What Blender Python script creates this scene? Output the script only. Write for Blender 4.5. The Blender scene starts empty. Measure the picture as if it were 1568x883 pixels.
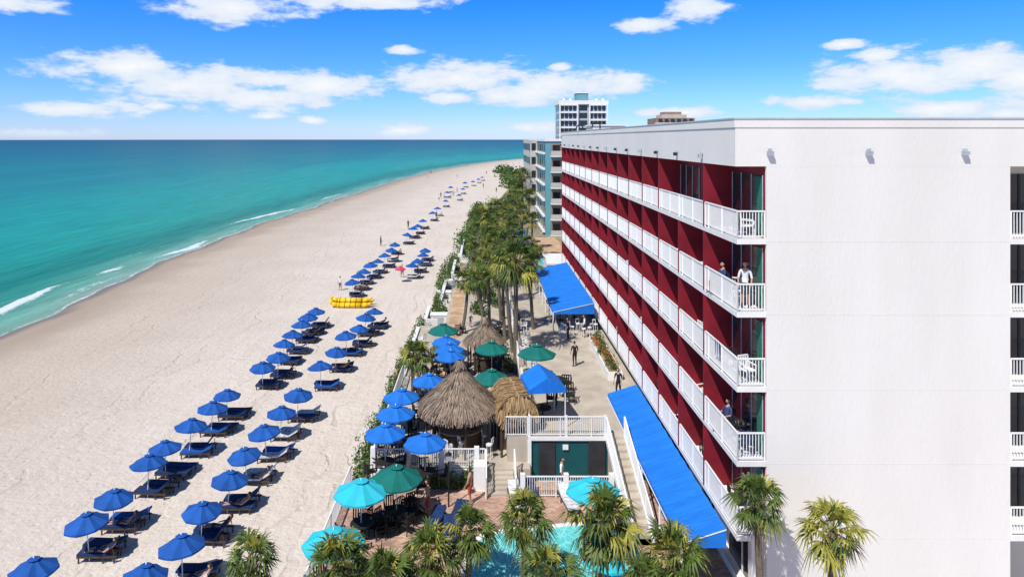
import bpy, bmesh, math, random
from mathutils import Vector, Matrix, noise
random.seed(7)
R=random.random
def U(a,b): return a+(b-a)*random.random()
sc=bpy.context.scene
F=1045.0; VX=740.0; VY=212.0; H=18.5
def P(px,py,z=0.0):
    Y=F*(H-z)/(py-VY); return ((px-VX)*Y/F, Y)

# ------------------------------------------------------------------ materials
def newmat(name):
    m=bpy.data.materials.new(name); m.use_nodes=True
    nt=m.node_tree; b=nt.nodes['Principled BSDF']
    return m,nt,b
def mat(name,c,rough=0.7,var=0.15,scale=3.0,bump=0.0,bscale=30.0,spec=0.3,metal=0.0,c2=None,island=0.0,stretch=(1,1,1),detail=3):
    m,nt,b=newmat(name); N=nt.nodes; L=nt.links
    b.inputs['Roughness'].default_value=rough
    b.inputs['Specular IOR Level'].default_value=spec
    b.inputs['Metallic'].default_value=metal
    geo=N.new('ShaderNodeNewGeometry')
    mp=N.new('ShaderNodeMapping'); mp.inputs['Scale'].default_value=stretch
    L.new(geo.outputs['Position'],mp.inputs['Vector'])
    n=N.new('ShaderNodeTexNoise'); n.inputs['Scale'].default_value=scale; n.inputs['Detail'].default_value=detail
    L.new(mp.outputs[0],n.inputs['Vector'])
    mr=N.new('ShaderNodeMapRange'); mr.inputs[1].default_value=0.3; mr.inputs[2].default_value=0.7
    L.new(n.outputs['Fac'],mr.inputs[0])
    mx=N.new('ShaderNodeMix'); mx.data_type='RGBA'
    if c2 is None:
        a=[x*(1-var) for x in c]; d=[min(1,x*(1+var)) for x in c]
    else: a=c; d=c2
    mx.inputs[6].default_value=(*a,1); mx.inputs[7].default_value=(*d,1)
    src=mr.outputs[0]
    if island>0:
        ad=N.new('ShaderNodeMix'); ad.data_type='FLOAT'; ad.inputs[0].default_value=island
        L.new(mr.outputs[0],ad.inputs[2]); L.new(geo.outputs['Random Per Island'],ad.inputs[3]); src=ad.outputs[0]
    L.new(src,mx.inputs[0]); L.new(mx.outputs[2],b.inputs['Base Color'])
    if bump>0:
        n2=N.new('ShaderNodeTexNoise'); n2.inputs['Scale'].default_value=bscale; n2.inputs['Detail'].default_value=4
        L.new(mp.outputs[0],n2.inputs['Vector'])
        bp=N.new('ShaderNodeBump'); bp.inputs['Strength'].default_value=bump; bp.inputs['Distance'].default_value=0.05
        L.new(n2.outputs['Fac'],bp.inputs['Height']); L.new(bp.outputs[0],b.inputs['Normal'])
    return m

M={}
M['stucco']=mat('white_stucco',(0.70,0.665,0.62),0.85,scale=0.45,bump=0.22,bscale=14,c2=(0.76,0.725,0.68),stretch=(1,1,.3),detail=7)
M['trim']=mat('white_trim',(0.76,0.74,0.71),0.7,0.05,2)
M['paint']=mat('white_paint',(0.78,0.78,0.77),0.5,0.03,4)
M['coping']=mat('coping_metal',(0.42,0.46,0.52),0.4,0.1,2)
M['red']=mat('crimson_paint',(0.20,0.009,0.020),0.65,0.25,0.8)
M['glass']=mat('dark_glass',(0.02,0.025,0.03),0.12,0.3,1.5,spec=0.5)
M['curtain']=mat('curtain',(0.2,0.18,0.16),0.9,0.2,6,stretch=(6,6,0.3))
M['curtaing']=mat('green_curtain',(0.02,0.16,0.09),0.9,0.2,6)
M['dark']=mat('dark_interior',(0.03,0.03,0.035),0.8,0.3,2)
M['awning']=mat('blue_awning_fabric',(0.010,0.17,0.64),0.75,0.15,1.2,bump=0.15,bscale=3,stretch=(1,6,1))
M['umb']=mat('blue_canopy_fabric',(0.010,0.085,0.34),0.8,0.2,1.5)
M['umbp']=mat('bright_blue_canopy_fabric',(0.012,0.15,0.56),0.8,0.12,1.5)
M['umbg']=mat('green_canopy_fabric',(0.004,0.14,0.12),0.8,0.1,1.5)
M['umbt']=mat('turquoise_canopy_fabric',(0.03,0.48,0.60),0.8,0.08,1.5)
M['umbr']=mat('pink_canopy_fabric',(0.6,0.05,0.12),0.8,0.1,1.5)
M['cush']=mat('navy_cushion',(0.010,0.032,0.11),0.8,0.3,3)
M['wood']=mat('dark_wood',(0.07,0.045,0.03),0.7,0.3,5)
M['woodl']=mat('light_wood',(0.35,0.25,0.15),0.7,0.2,5)
M['black']=mat('dark_wicker',(0.02,0.018,0.016),0.7,0.3,8)
M['metal']=mat('aluminium_pole',(0.6,0.6,0.6),0.35,0.05,5,metal=0.6)
M['thatch']=mat('thatch_straw',(0.10,0.075,0.055),0.95,scale=2,c2=(0.42,0.32,0.235),island=0.7)
M['thatch2']=mat('golden_thatch',(0.20,0.12,0.05),0.95,scale=2,c2=(0.58,0.39,0.20),island=0.7)
M['trunk']=mat('palm_trunk',(0.15,0.12,0.09),0.95,0.35,9,bump=0.6,bscale=14,stretch=(1,1,3))
M['palm']=mat('palm_leaf',(0.018,0.045,0.010),0.55,scale=1.5,c2=(0.13,0.18,0.03),island=0.75)
M['palmy']=mat('palm_leaf_yellow',(0.12,0.14,0.02),0.55,scale=1.5,c2=(0.40,0.35,0.06),island=0.75)
M['palmd']=mat('dead_frond',(0.14,0.09,0.05),0.9,scale=1.5,c2=(0.28,0.2,0.12),island=0.8)
M['leaf']=mat('shrub_leaf',(0.02,0.05,0.01),0.5,scale=1.2,c2=(0.11,0.18,0.03),island=0.7)
M['flower']=mat('orange_flowers',(0.5,0.12,0.03),0.6,0.3,9,island=0.5)
M['concrete']=mat('terrace_concrete',(0.38,0.33,0.27),0.85,scale=0.9,c2=(0.53,0.465,0.38),bump=0.2,bscale=10,detail=6)
M['teal']=mat('teal_paint',(0.006,0.075,0.085),0.6,0.2,1)
M['soil']=mat('scrub_ground',(0.10,0.10,0.05),0.95,scale=1,c2=(0.42,0.35,0.26),bump=0.5,bscale=5,detail=6)
M['yellow']=mat('yellow_vinyl',(0.80,0.50,0.02),0.4,0.08,2)
M['grey']=mat('grey_lamp_glass',(0.35,0.38,0.4),0.3,0.1,2)
M['bluebl']=mat('slate_blue_stucco',(0.13,0.32,0.37),0.85,0.08,0.3)
M['beige']=mat('beige_stucco',(0.50,0.47,0.42),0.85,0.08,0.3)
M['brown']=mat('brown_stucco',(0.30,0.20,0.15),0.85,0.15,0.3)
M['towel']=mat('striped_towel',(0.6,0.6,0.62),0.9,0.3,8)

def pavers(name,c1,c2,mort,sx):
    m,nt,b=newmat(name); N=nt.nodes;L=nt.links
    b.inputs['Roughness'].default_value=0.85; b.inputs['Specular IOR Level'].default_value=0.2
    geo=N.new('ShaderNodeNewGeometry'); br=N.new('ShaderNodeTexBrick'); L.new(geo.outputs['Position'],br.inputs['Vector'])
    br.inputs['Scale'].default_value=sx; br.inputs['Color1'].default_value=(*c1,1); br.inputs['Color2'].default_value=(*c2,1); br.inputs['Mortar'].default_value=(*mort,1)
    br.inputs['Mortar Size'].default_value=0.015
    n=N.new('ShaderNodeTexNoise'); n.inputs['Scale'].default_value=0.9; n.inputs['Detail'].default_value=6; L.new(geo.outputs['Position'],n.inputs['Vector'])
    mr=N.new('ShaderNodeMapRange'); mr.inputs[1].default_value=.3; mr.inputs[2].default_value=.7; mr.inputs[3].default_value=.7; mr.inputs[4].default_value=1.25; L.new(n.outputs['Fac'],mr.inputs[0])
    vm=N.new('ShaderNodeVectorMath'); vm.operation='SCALE'; L.new(br.outputs['Color'],vm.inputs[0]); L.new(mr.outputs[0],vm.inputs['Scale'])
    L.new(vm.outputs[0],b.inputs['Base Color'])
    return m
M['paver']=pavers('brick_pavers',(0.40,0.22,0.16),(0.57,0.39,0.30),(0.3,0.24,0.2),2.2)
M['path']=pavers('tan_pavers',(0.50,0.31,0.17),(0.58,0.40,0.25),(0.4,0.3,0.22),2.2)

# ------------------------------------------------------------------ mesh builder
class MB:
    def __init__(s): s.v=[];s.f=[];s.m=[];s.mats=[]
    def mi(s,k):
        if k not in s.mats: s.mats.append(k)
        return s.mats.index(k)
    def poly(s,pts,k):
        i=len(s.v); s.v+= [tuple(p) for p in pts]; s.f.append(tuple(range(i,i+len(pts)))); s.m.append(s.mi(k))
    def box(s,x0,x1,y0,y1,z0,z1,k):
        i=len(s.v); mi=s.mi(k)
        s.v+=[(x0,y0,z0),(x1,y0,z0),(x1,y1,z0),(x0,y1,z0),(x0,y0,z1),(x1,y0,z1),(x1,y1,z1),(x0,y1,z1)]
        for q in ((0,3,2,1),(4,5,6,7),(0,1,5,4),(1,2,6,5),(2,3,7,6),(3,0,4,7)):
            s.f.append(tuple(i+a for a in q)); s.m.append(mi)
    def beam(s,p0,p1,w,h,k):
        p0=Vector(p0);p1=Vector(p1);d=(p1-p0)
        if d.length<1e-6:return
        d.normalize(); up=Vector((0,0,1))
        if abs(d.z)>0.99: up=Vector((0,1,0))
        sd=d.cross(up).normalized()*w/2; uu=sd.cross(d).normalized()*h/2
        i=len(s.v); mi=s.mi(k)
        for p in (p0,p1):
            for a,b in ((-1,-1),(1,-1),(1,1),(-1,1)): s.v.append(tuple(p+sd*a+uu*b))
        for q in ((0,1,2,3),(7,6,5,4),(0,4,5,1),(1,5,6,2),(2,6,7,3),(3,7,4,0)):
            s.f.append(tuple(i+a for a in q)); s.m.append(mi)
    def cyl(s,p0,p1,r0,r1,n,k,cap=True):
        p0=Vector(p0);p1=Vector(p1);d=(p1-p0).normalized()
        up=Vector((0,0,1)) if abs(d.z)<0.9 else Vector((1,0,0))
        a=d.cross(up).normalized(); b=d.cross(a)
        i=len(s.v); mi=s.mi(k)
        for p,r in ((p0,r0),(p1,r1)):
            for j in range(n):
                t=2*math.pi*j/n; s.v.append(tuple(p+a*math.cos(t)*r+b*math.sin(t)*r))
        for j in range(n):
            j2=(j+1)%n; s.f.append((i+j,i+j2,i+n+j2,i+n+j)); s.m.append(mi)
        if cap:
            s.f.append(tuple(i+j for j in range(n))[::-1]); s.m.append(mi)
            s.f.append(tuple(i+n+j for j in range(n))); s.m.append(mi)
    def rail(s,p0,p1,h=1.05,sp=0.12,k='paint',w=0.03,posts=True):
        p0=Vector(p0);p1=Vector(p1); L=(p1-p0).length; z=Vector((0,0,1))
        s.beam(p0+z*h,p1+z*h,0.07,0.05,k); s.beam(p0+z*0.1,p1+z*0.1,0.04,0.04,k)
        n=max(2,int(L/sp))
        for i in range(n+1):
            q=p0.lerp(p1,i/n); ww=w
            if posts and (i%14==0 or i==n): ww=0.07
            s.cyl(q+z*(0.0 if ww>w else 0.1),q+z*h,ww*0.6,ww*0.6,4,k,False)
    def mesh(s,name):
        me=bpy.data.meshes.new(name); me.from_pydata(s.v,[],s.f)
        for k in s.mats: me.materials.append(M[k])
        me.polygons.foreach_set('material_index',s.m); me.update(); return me
    def obj(s,name,loc=(0,0,0),rz=0,smooth=False):
        me=s.mesh(name); 
        if smooth: me.polygons.foreach_set('use_smooth',[True]*len(me.polygons))
        return inst(name,me,loc,rz)
def inst(name,me,loc=(0,0,0),rz=0,scale=1):
    o=bpy.data.objects.new(name,me); o.location=loc; o.rotation_euler=(0,0,rz)
    o.scale=(scale,)*3 if not hasattr(scale,'__len__') else scale
    sc.collection.objects.link(o); return o
def parent(name,parts):
    e=bpy.data.objects.new(name,None); sc.collection.objects.link(e)
    for o in parts: o.parent=e
    return e

# ------------------------------------------------------------------ terrain + sea
SH=[(-400,-52),(0,-45.5),(40,-46.5),(67,-47.2),(84,-47.6),(106,-49.5),(131,-50.5),(163,-49),(243,-44),(330,-38),(406,-30),(480,-15),(569,6),(664,41),(1000,190),(3000,1500),(14000,9000)]
def shore(y):
    for (a,b),(c,d) in zip(SH,SH[1:]):
        if y<=c:
            t=(y-a)/(c-a); return b+(d-b)*t
    return SH[-1][1]
def sh(y):
    w=min(25,max(8,abs(y)*0.1)); return (shore(y-w)+2*shore(y)+shore(y+w))/4
WL=-0.55
def tz(s):
    if s>=14: return 0.0
    if s>=0: t=s/14; return WL*(1-t)**1.15
    return max(-4,WL+s*0.06)
ys=[-400,-150,-60,-20]
y=0
while y<220: ys.append(y); y+=1.0
while y<14000: ys.append(y); y*=1.06
ys.append(14000)
def grid(name,ss,zf,matk,foam=False):
    vs=[];at=[];fo=[]
    for y in ys:
        b=sh(y)
        for s in ss:
            e=0.5*math.sin(y*0.11)+0.35*math.sin(y*0.27+1)+0.2*math.sin(y*0.7)
            e*= max(0,1-abs(s)/20)
            vs.append((b+s+e,y,zf(s))); at.append(s)
            fo.append(foamf(s,y) if foam else 0)
    n=len(ss); fs=[(i*n+j,i*n+j+1,(i+1)*n+j+1,(i+1)*n+j) for i in range(len(ys)-1) for j in range(n-1)]
    me=bpy.data.meshes.new(name); me.from_pydata(vs,[],fs)
    a=me.attributes.new('shore','FLOAT','POINT'); a.data.foreach_set('value',at)
    a=me.attributes.new('foam','FLOAT','POINT'); a.data.foreach_set('value',fo)
    me.materials.append(matk); me.polygons.foreach_set('use_smooth',[True]*len(fs))
    return inst(name,me)
FO=[(66,92,-6.0,1.0),(94,104,-4.5,.7),(108,130,-3.2,1.0),(150,190,-5.4,1.0),(205,245,-4,.7),(270,340,-5,.6),(360,430,-5,.5),(36,62,-6.5,.8),(72,104,-1.5,.5),(120,160,-1.6,.4),(100,135,-8.5,.35)]
def foamf(s,y):
    f=0
    for a,b,c,k in FO:
        if a<y<b:
            t=math.sin(math.pi*(y-a)/(b-a))
            cc=c-1.2*math.sin(y*0.09)
            wd=0.22+0.42*t
            d=s-cc
            q=math.exp(-(d/wd)**2) if d<0 else math.exp(-(d/(wd*2.2))**2)
            f=max(f,k*t**.5*q)
    f=max(f,0.6*math.exp(-((s+0.2)/0.35)**2))
    return f
m,nt,b=newmat('beach_sand'); N=nt.nodes;L=nt.links
def nz(scale,vec,detail=6,rough=.55):
    n=N.new('ShaderNodeTexNoise'); n.inputs['Scale'].default_value=scale; n.inputs['Detail'].default_value=detail; n.inputs['Roughness'].default_value=rough; L.new(vec,n.inputs['Vector']); return n.outputs['Fac']
def mpn(vec,sc_,rot=0):
    mp=N.new('ShaderNodeMapping'); mp.inputs['Scale'].default_value=sc_; mp.inputs['Rotation'].default_value=(0,0,rot); L.new(vec,mp.inputs['Vector']); return mp.outputs[0]
def mr_(x,a,b_,c=0,d=1,smooth=False):
    r=N.new('ShaderNodeMapRange'); r.inputs[1].default_value=a; r.inputs[2].default_value=b_; r.inputs[3].default_value=c; r.inputs[4].default_value=d
    if smooth: r.interpolation_type='SMOOTHSTEP'
    L.new(x,r.inputs[0]); return r.outputs[0]
def mth(op,a,b_=None):
    r=N.new('ShaderNodeMath'); r.operation=op
    for i,x in enumerate((a,b_)):
        if x is None: continue
        if isinstance(x,(int,float)): r.inputs[i].default_value=x
        else: L.new(x,r.inputs[i])
    return r.outputs[0]
def mixc(f,a,b_):
    r=N.new('ShaderNodeMix'); r.data_type='RGBA'
    if isinstance(f,(int,float)): r.inputs[0].default_value=f
    else: L.new(f,r.inputs[0])
    for i,x in ((6,a),(7,b_)):
        if isinstance(x,tuple): r.inputs[i].default_value=(*x,1)
        else: L.new(x,r.inputs[i])
    return r.outputs[2]
geo=N.new('ShaderNodeNewGeometry').outputs['Position']
at=N.new('ShaderNodeAttribute'); at.attribute_name='shore'; s_=at.outputs['Fac']
big=nz(0.12,geo,4); med=nz(1.3,geo,6,.62); tracks=nz(1.0,mpn(geo,(1.6,0.12,1),0.05),5,.6)
c=mixc(mr_(big,.35,.65),(0.585,0.515,0.445),(0.645,0.575,0.505))
c=mixc(mr_(tracks,.35,.65,.0,.4),c,(0.70,0.635,0.57))
c=mixc(mr_(med,.5,.8,0,.5),c,(0.44,0.375,0.315))
# vehicle ruts running along the beach
sx=N.new('ShaderNodeSeparateXYZ'); L.new(geo,sx.inputs[0])
cx=mth('ADD',sx.outputs[0],mth('MULTIPLY',mth('SINE',mth('MULTIPLY',sx.outputs[1],.06)),1.3)); cx=mth('ADD',cx,mth('MULTIPLY',big,7))
fr=mth('FRACT',mth('DIVIDE',cx,8.7))
r1=mr_(mth('ABSOLUTE',mth('SUBTRACT',fr,.40)),.008,.024,1,0,True); r2=mr_(mth('ABSOLUTE',mth('SUBTRACT',fr,.58)),.008,.024,1,0,True)
ruts=mth('MULTIPLY',mth('MAXIMUM',r1,r2),mr_(tracks,.42,.6))
c=mixc(mth('MULTIPLY',ruts,.35),c,(0.42,0.36,0.30))
ws=mth('ADD',s_,mth('MULTIPLY',mth('SUBTRACT',big,.5),6))
wet=mr_(ws,2.5,9.5,1,0,True)
damp=mr_(ws,8,32,.75,0,True); c=mixc(damp,c,(0.46,0.385,0.315))
c=mixc(mth('MULTIPLY',wet,.85),c,(0.34,0.275,0.215))
swash=mr_(mth('ADD',s_,mth('MULTIPLY',mth('SUBTRACT',tracks,.5),3)),-.2,2.2,1,0,True); c=mixc(swash,c,(0.20,0.165,0.13))
L.new(c,b.inputs['Base Color'])
L.new(mr_(swash,0,1,.9,.35),b.inputs['Roughness']); b.inputs['Specular IOR Level'].default_value=.2
hgt=mth('ADD',med,mth('MULTIPLY',tracks,.9))
vo=N.new('ShaderNodeTexVoronoi'); vo.inputs['Scale'].default_value=1.7; L.new(geo,vo.inputs['Vector'])
foot=mth('MULTIPLY',mr_(vo.outputs['Distance'],0,.35,-1,0,True),.35)
fine=nz(4.5,geo,3); hgt=mth('ADD',hgt,mth('MULTIPLY',fine,.5)); hgt=mth('ADD',hgt,foot); hgt=mth('SUBTRACT',hgt,mth('MULTIPLY',ruts,.5))
bp=N.new('ShaderNodeBump'); bp.inputs['Distance'].default_value=.14; L.new(hgt,bp.inputs['Height']); L.new(mr_(wet,0,1,.7,.08),bp.inputs['Strength']); L.new(bp.outputs[0],b.inputs['Normal'])
ssL=[-60,-30,-10,-5,-2,0,1,2,3.5,5,7,9,11,14,20,40,80,200,800,4000,14000]
grid('sandy_beach_ground',ssL,tz,m)
# water
m,nt,b=newmat('sea_water'); N=nt.nodes;L=nt.links
geo=N.new('ShaderNodeNewGeometry').outputs['Position']
at=N.new('ShaderNodeAttribute'); at.attribute_name='shore'; s_=at.outputs['Fac']
at2=N.new('ShaderNodeAttribute'); at2.attribute_name='foam'; fo_=at2.outputs['Fac']
wv=nz(1.0,mpn(geo,(0.22,0.03,1),0.0),5,.6)
wv2=nz(1.0,mpn(geo,(0.035,0.004,1),0.1),4,.6)
dist=mth('ADD',mth('MULTIPLY',s_,-1),mth('MULTIPLY',mth('SUBTRACT',wv,.5),9))
dist=mth('MAXIMUM',mth('MULTIPLY',dist,mr_(wv2,.3,.7,.6,1.5)),0)
t=mth('POWER',mth('DIVIDE',dist,3000),.33)
cr=N.new('ShaderNodeValToRGB'); L.new(t,cr.inputs[0]); e=cr.color_ramp.elements
def tt(d): return (d/3000)**.33
stops=[(0,(0.32,0.38,0.29)),(2.5,(0.15,0.35,0.26)),(7,(0.03,0.24,0.17)),(13,(0.006,0.19,0.135)),(26,(0.008,0.28,0.215)),(60,(0.003,0.28,0.235)),(150,(0.002,0.20,0.20)),(500,(0.001,0.13,0.165)),(2900,(0.001,0.08,0.13))]
e[0].position=0; e[0].color=(*stops[0][1],1); e[1].position=tt(stops[-1][0]); e[1].color=(*stops[-1][1],1)
for d,cc in stops[1:-1]:
    x=e.new(tt(d)); x.color=(*cc,1)
c=cr.outputs[0]
stk=nz(1.0,mpn(geo,(0.5,0.06,1),0.08),6,.7)
vm=N.new('ShaderNodeVectorMath'); vm.operation='SCALE'; L.new(c,vm.inputs[0]); L.new(mr_(stk,.3,.7,.72,1.27),vm.inputs['Scale']); c=vm.outputs[0]
fn=nz(1.0,mpn(geo,(2.2,.7,1)),7,.75)
fm=mr_(mth('ADD',fo_,mth('MULTIPLY',mth('SUBTRACT',fn,.5),1.9)),.38,.78,0,1,True)
fm=mth('MULTIPLY',fm,mr_(fo_,.05,.3))
c=mixc(fm,c,(0.70,0.75,0.74))
L.new(c,b.inputs['Base Color']); b.inputs['Roughness'].default_value=.35; b.inputs['Specular IOR Level'].default_value=.1
hh=mth('ADD',nz(1.0,mpn(geo,(0.9,.25,1)),5,.6),mth('MULTIPLY',wv,2))
bp=N.new('ShaderNodeBump'); bp.inputs['Strength'].default_value=.6; bp.inputs['Distance'].default_value=.25; L.new(hh,bp.inputs['Height']); L.new(bp.outputs[0],b.inputs['Normal'])
ssW=[-14000,-6000,-2500,-1000,-400,-150,-70,-40,-25,-16]+[-12+0.3*i for i in range(44)]
grid('sea_water',ssW,lambda s:WL,m,True)

# ------------------------------------------------------------------ hotel
FL=[3.46,6.28,9.10,11.93,14.70]
TOPS=17.45; TOP=19.25
Y0=25.9; BAY=3.83; NB=15; Y1=Y0+BAY*NB
XE=9.62; XW=10.75; XG=20.0; XR=28.0
parts=[]
mb=MB()
mb.box(XW,XG,Y0,Y1,-0.2,TOPS,'stucco')
mb.box(XG,XR,Y0+1.35,Y1,-0.2,TOPS,'beige'); mb.box(XR-3,XR,Y0+.001,Y0+1.349,-.2,TOPS,'stucco')
mb.box(XE-0.06,XR+0.06,Y0-0.003,Y1+0.05,TOPS,TOP-0.32,'stucco')
mb.box(XE-0.10,XR+0.10,Y0-0.035,Y1+0.1,TOP-0.32,TOP,'stucco')
mb.box(XE-0.13,XR+0.13,Y0-0.07,Y1+0.13,TOP,TOP+0.05,'coping')
for z in FL: mb.box(XW+.003,XG-.003,Y0-.006,Y0,z-.11,z-.09,'stucco')
parts.append(mb.obj('walls'))
mb=MB()
for z in FL:
    mb.box(XE,XW-0.002,Y0-0.02,Y1,z-0.2,z,'trim'); mb.box(XG+0.002,XR-3.002,Y0-0.02,Y0+1.349,z-0.2,z,'trim')
parts.append(mb.obj('balcony_slabs'))
mb=MB()
allz=FL+[TOPS]
for i,z in enumerate(FL):
    zt=allz[i+1]-(0.2 if i<4 else 0)
    for n in range(1,NB+1):
        if i==4 and n==2: continue
        yy=Y0+n*BAY
        mb.box(XE-0.03,XW-0.002,yy-0.06,yy+0.06,z,zt-0.001,'red')
    mb.box(XW-0.02,XW-0.001,Y0+0.12,Y1-.1,z+0.001,zt-0.002,'red')
parts.append(mb.obj('red_dividers'))
mb=MB()
for i,z in enumerate(FL):
    for n in range(NB):
        y0=Y0+n*BAY+0.2; y1=y0+3.2
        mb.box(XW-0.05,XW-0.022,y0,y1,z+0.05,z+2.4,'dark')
        for q in (0,.34,.67,.985): mb.box(XW-.07,XW-.051,y0+(y1-y0)*q,y0+(y1-y0)*q+.05,z+.05,z+2.4,'coping')
        mb.box(XW-0.06,XW-0.052,y0+.06,y1-.06,z+.12,z+2.33,'glass')
        if n==0: mb.box(XW-0.064,XW-0.0605,y0+.1,y0+.55,z+.14,z+2.3,'curtaing')
        elif R()<.5: mb.box(XW-0.064,XW-0.0605,y1-.7,y1-.1,z+.14,z+2.3,'curtain')
    mb.box(XG+.2,XR-3.2,Y0+1.3,Y0+1.349,z+.05,z+2.4,'glass')
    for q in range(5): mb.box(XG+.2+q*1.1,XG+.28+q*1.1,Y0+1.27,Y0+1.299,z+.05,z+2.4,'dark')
parts.append(mb.obj('sliding_doors'))
mb=MB()
for i,z in enumerate(FL):
    for n in range(NB):
        ya=Y0+n*BAY+(0.06 if n else 0.03); yb=Y0+(n+1)*BAY-0.06
        mb.rail((XE+0.04,ya,z),(XE+0.04,yb,z),1.05,0.115,'paint',0.03)
    mb.rail((XE+0.04,Y0+0.03,z),(XW-0.05,Y0+0.03,z),1.05,0.115,'paint',0.03)
    mb.rail((XG+0.05,Y0+0.03,z),(XR-3.05,Y0+0.03,z),1.05,0.115,'paint',0.03)
parts.append(mb.obj('balcony_railings'))
mb=MB()
mb.box(XW-.4,XW-.003,Y0+.2,Y1,0.3,0.7,'trim')
yy=Y0+.3
while yy<Y1-1:
    mb.box(XW-.45,XW-.003,yy,yy+.35,0.7,3.255,'trim'); mb.box(XW-.1,XW-.003,yy+.36,yy+3.4,0.701,3.1,'glass')
    mb.box(XW-.13,XW-.101,yy+1.8,yy+1.88,.701,3.1,'trim'); yy+=BAY
parts.append(mb.obj('ground_floor_glazing'))
mb=MB()
for px in (1178,1329,1476):
    x=(px-VX)*Y0/F; z=H-(232-VY)*Y0/F
    mb.box(x-.06,x+.06,Y0-.12,Y0-.005,z+.02,z+.12,'coping'); mb.box(x-.1,x+.1,Y0-.2,Y0-.02,z-.09,z+.019,'grey'); mb.box(x-.11,x+.11,Y0-.21,Y0-.01,z-.12,z-.091,'coping')
for n in range(NB):
    yy=Y0+(n+1)*BAY; mb.box(XE-.16,XE-.062,yy-.05,yy+.05,TOPS+.38,TOPS+.46,'coping'); mb.box(XE-.26,XE-.12,yy-.09,yy+.09,TOPS+.22,TOPS+.379,'dark' if n%3 else 'grey')
parts.append(mb.obj('wall_lamps'))
mb=MB()
for yy in (58,68):
    pts=[Vector((XE+0.3,yy,TOP+.02)),Vector((XE+.3,yy,TOP+.45)),Vector((XE+.1,yy,TOP+.62)),Vector((XE-.25,yy,TOP+.55)),Vector((XE-.4,yy,TOP+.2))]
    for a,b_ in zip(pts,pts[1:]): mb.cyl(a,b_,.06,.06,8,'dark')
parts.append(mb.obj('roof_vent_pipes'))
parent('beachfront_hotel_building',parts)

def awning(name,xo,xi,y0,y1,zo,zi,zg):
    mb=MB(); n=int((y1-y0)/1.1)
    for i in range(n):
        a=y0+(y1-y0)*i/n; b_=y0+(y1-y0)*(i+1)/n; mid=(a+b_)/2; sg=.05
        mb.poly([(xo,a,zo),(xo,mid,zo-sg),(xi,mid,zi-sg),(xi,a,zi)],'awning'); mb.poly([(xo,mid,zo-sg),(xo,b_,zo),(xi,b_,zi),(xi,mid,zi-sg)],'awning')
        mb.poly([(xo,a,zo),(xo,a,zo-.2),(xo,b_,zo-.2),(xo,b_,zo)],'awning')
        mb.beam((xo,a,zo-.05),(xi,a,zi-.05),.04,.04,'paint')
        if i%3==0: mb.cyl((xo+.05,a,zg),(xo+.05,a,zo-.1),.05,.05,8,'paint')
    mb.poly([(xo,y0,zo),(xi,y0,zi),(xi,y0,zo-.2),(xo,y0,zo-.2)],'awning')
    mb.poly([(xo,y1,zo),(xi,y1,zi),(xi,y1,zo-.2),(xo,y1,zo-.2)],'awning')
    mb.beam((xo,y0,zo-.22),(xo,y1,zo-.22),.05,.05,'paint')
    return mb.obj(name)
awning('blue_fabric_awning',7.75,9.55,26.8,42.5,2.65,3.22,.35)
awning('blue_fabric_awning',5.75,9.2,56.5,75,4.2,4.95,2.4)

# ------------------------------------------------------------------ decks
mb=MB(); mb.box(-7.0,10.74,14,36.2,-.3,.35,'paver'); mb.obj('pool_deck_pavement')
mb=MB(); mb.box(-5.9,2.5,36.2,64,-.3,1.0,'concrete'); mb.box(-5.95,-.3,36.1,36.199,.3,1.02,'paint')
mb.box(-3.6,2.5,64,80,-.3,1.0,'concrete'); mb.box(-3.3,-2.1,44,80,1.0,1.005,'path'); mb.obj('tiki_bar_deck')
mb=MB(); TZ=2.4
mb.box(2.5,10.74,37,79.5,-.3,TZ-.15,'teal'); mb.box(2.45,10.74,36.93,79.5,TZ-.15,TZ,'concrete')
mb.box(2.42,6.7,36.88,36.929,TZ-.2,TZ+.01,'paint')
mb.box(5.7,6.6,36.9,36.999,.36,2.15,'dark'); mb.box(3.0,3.9,36.94,36.999,.36,2.05,'dark')
for x in (2.5,): mb.box(x-.1,x+.1,36.88,36.999,.35,2.2,'paint')
mb.box(4.3,4.6,36.9,36.98,1.7,1.95,'paint')
mb.obj('raised_terrace')
mb=MB(); mb.rail((2.5,37,TZ),(6.6,37,TZ)); mb.rail((2.5,37,TZ),(2.5,45,TZ)); mb.rail((2.5,48,TZ),(2.5,79,TZ),sp=.16)
for x in (2.5,4.5,6.6): mb.box(x-.06,x+.06,36.94,37.06,TZ,TZ+1.12,'paint')
mb.obj('terrace_railing')
mb=MB()
n=13
for i in range(n):
    y1=37-i*.5; z=TZ-(i+1)*(TZ-.35)/ (n); mb.box(6.75,7.6,y1-.5,y1,.2,z,'concrete')
for x in (6.68,7.66):
    mb.beam((x,37,TZ-.05),(x,30.5,.3),.12,.35,'paint')
    mb.rail((x,37,TZ),(x,30.5,.35))
mb.obj('exterior_staircase')
mb=MB()
for i in range(6):
    z=1.0+.0-(i)*.11
    mb.box(0.2,1.6,36.2-(i+1)*.3,36.2-i*.3,.3,z-.11,'concrete')
mb.rail((0.15,36.2,1.0),(0.15,34.4,.35)); mb.rail((1.65,36.2,1.0),(1.65,34.4,.35))
mb.obj('deck_steps')
mb=MB()
for i in range(8):
    z=1.0+(i+1)*(TZ-1)/8; mb.box(1.3,2.44,39.4-i*.3-.3,39.4-i*.3,1.0,z-.001,'concrete')
mb.rail((1.25,39.4,1),(1.25,37,TZ)); mb.rail((1.25,37,TZ),(2.4,37,TZ)); mb.obj('terrace_steps')
mb=MB(); mb.rail((-5.85,36.25,1),(-.3,36.25,1)); mb.rail((-5.85,36.25,1),(-5.85,50,1))
mb.rail((-.3,36.25,1),(0.1,36.25,1))
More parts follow.
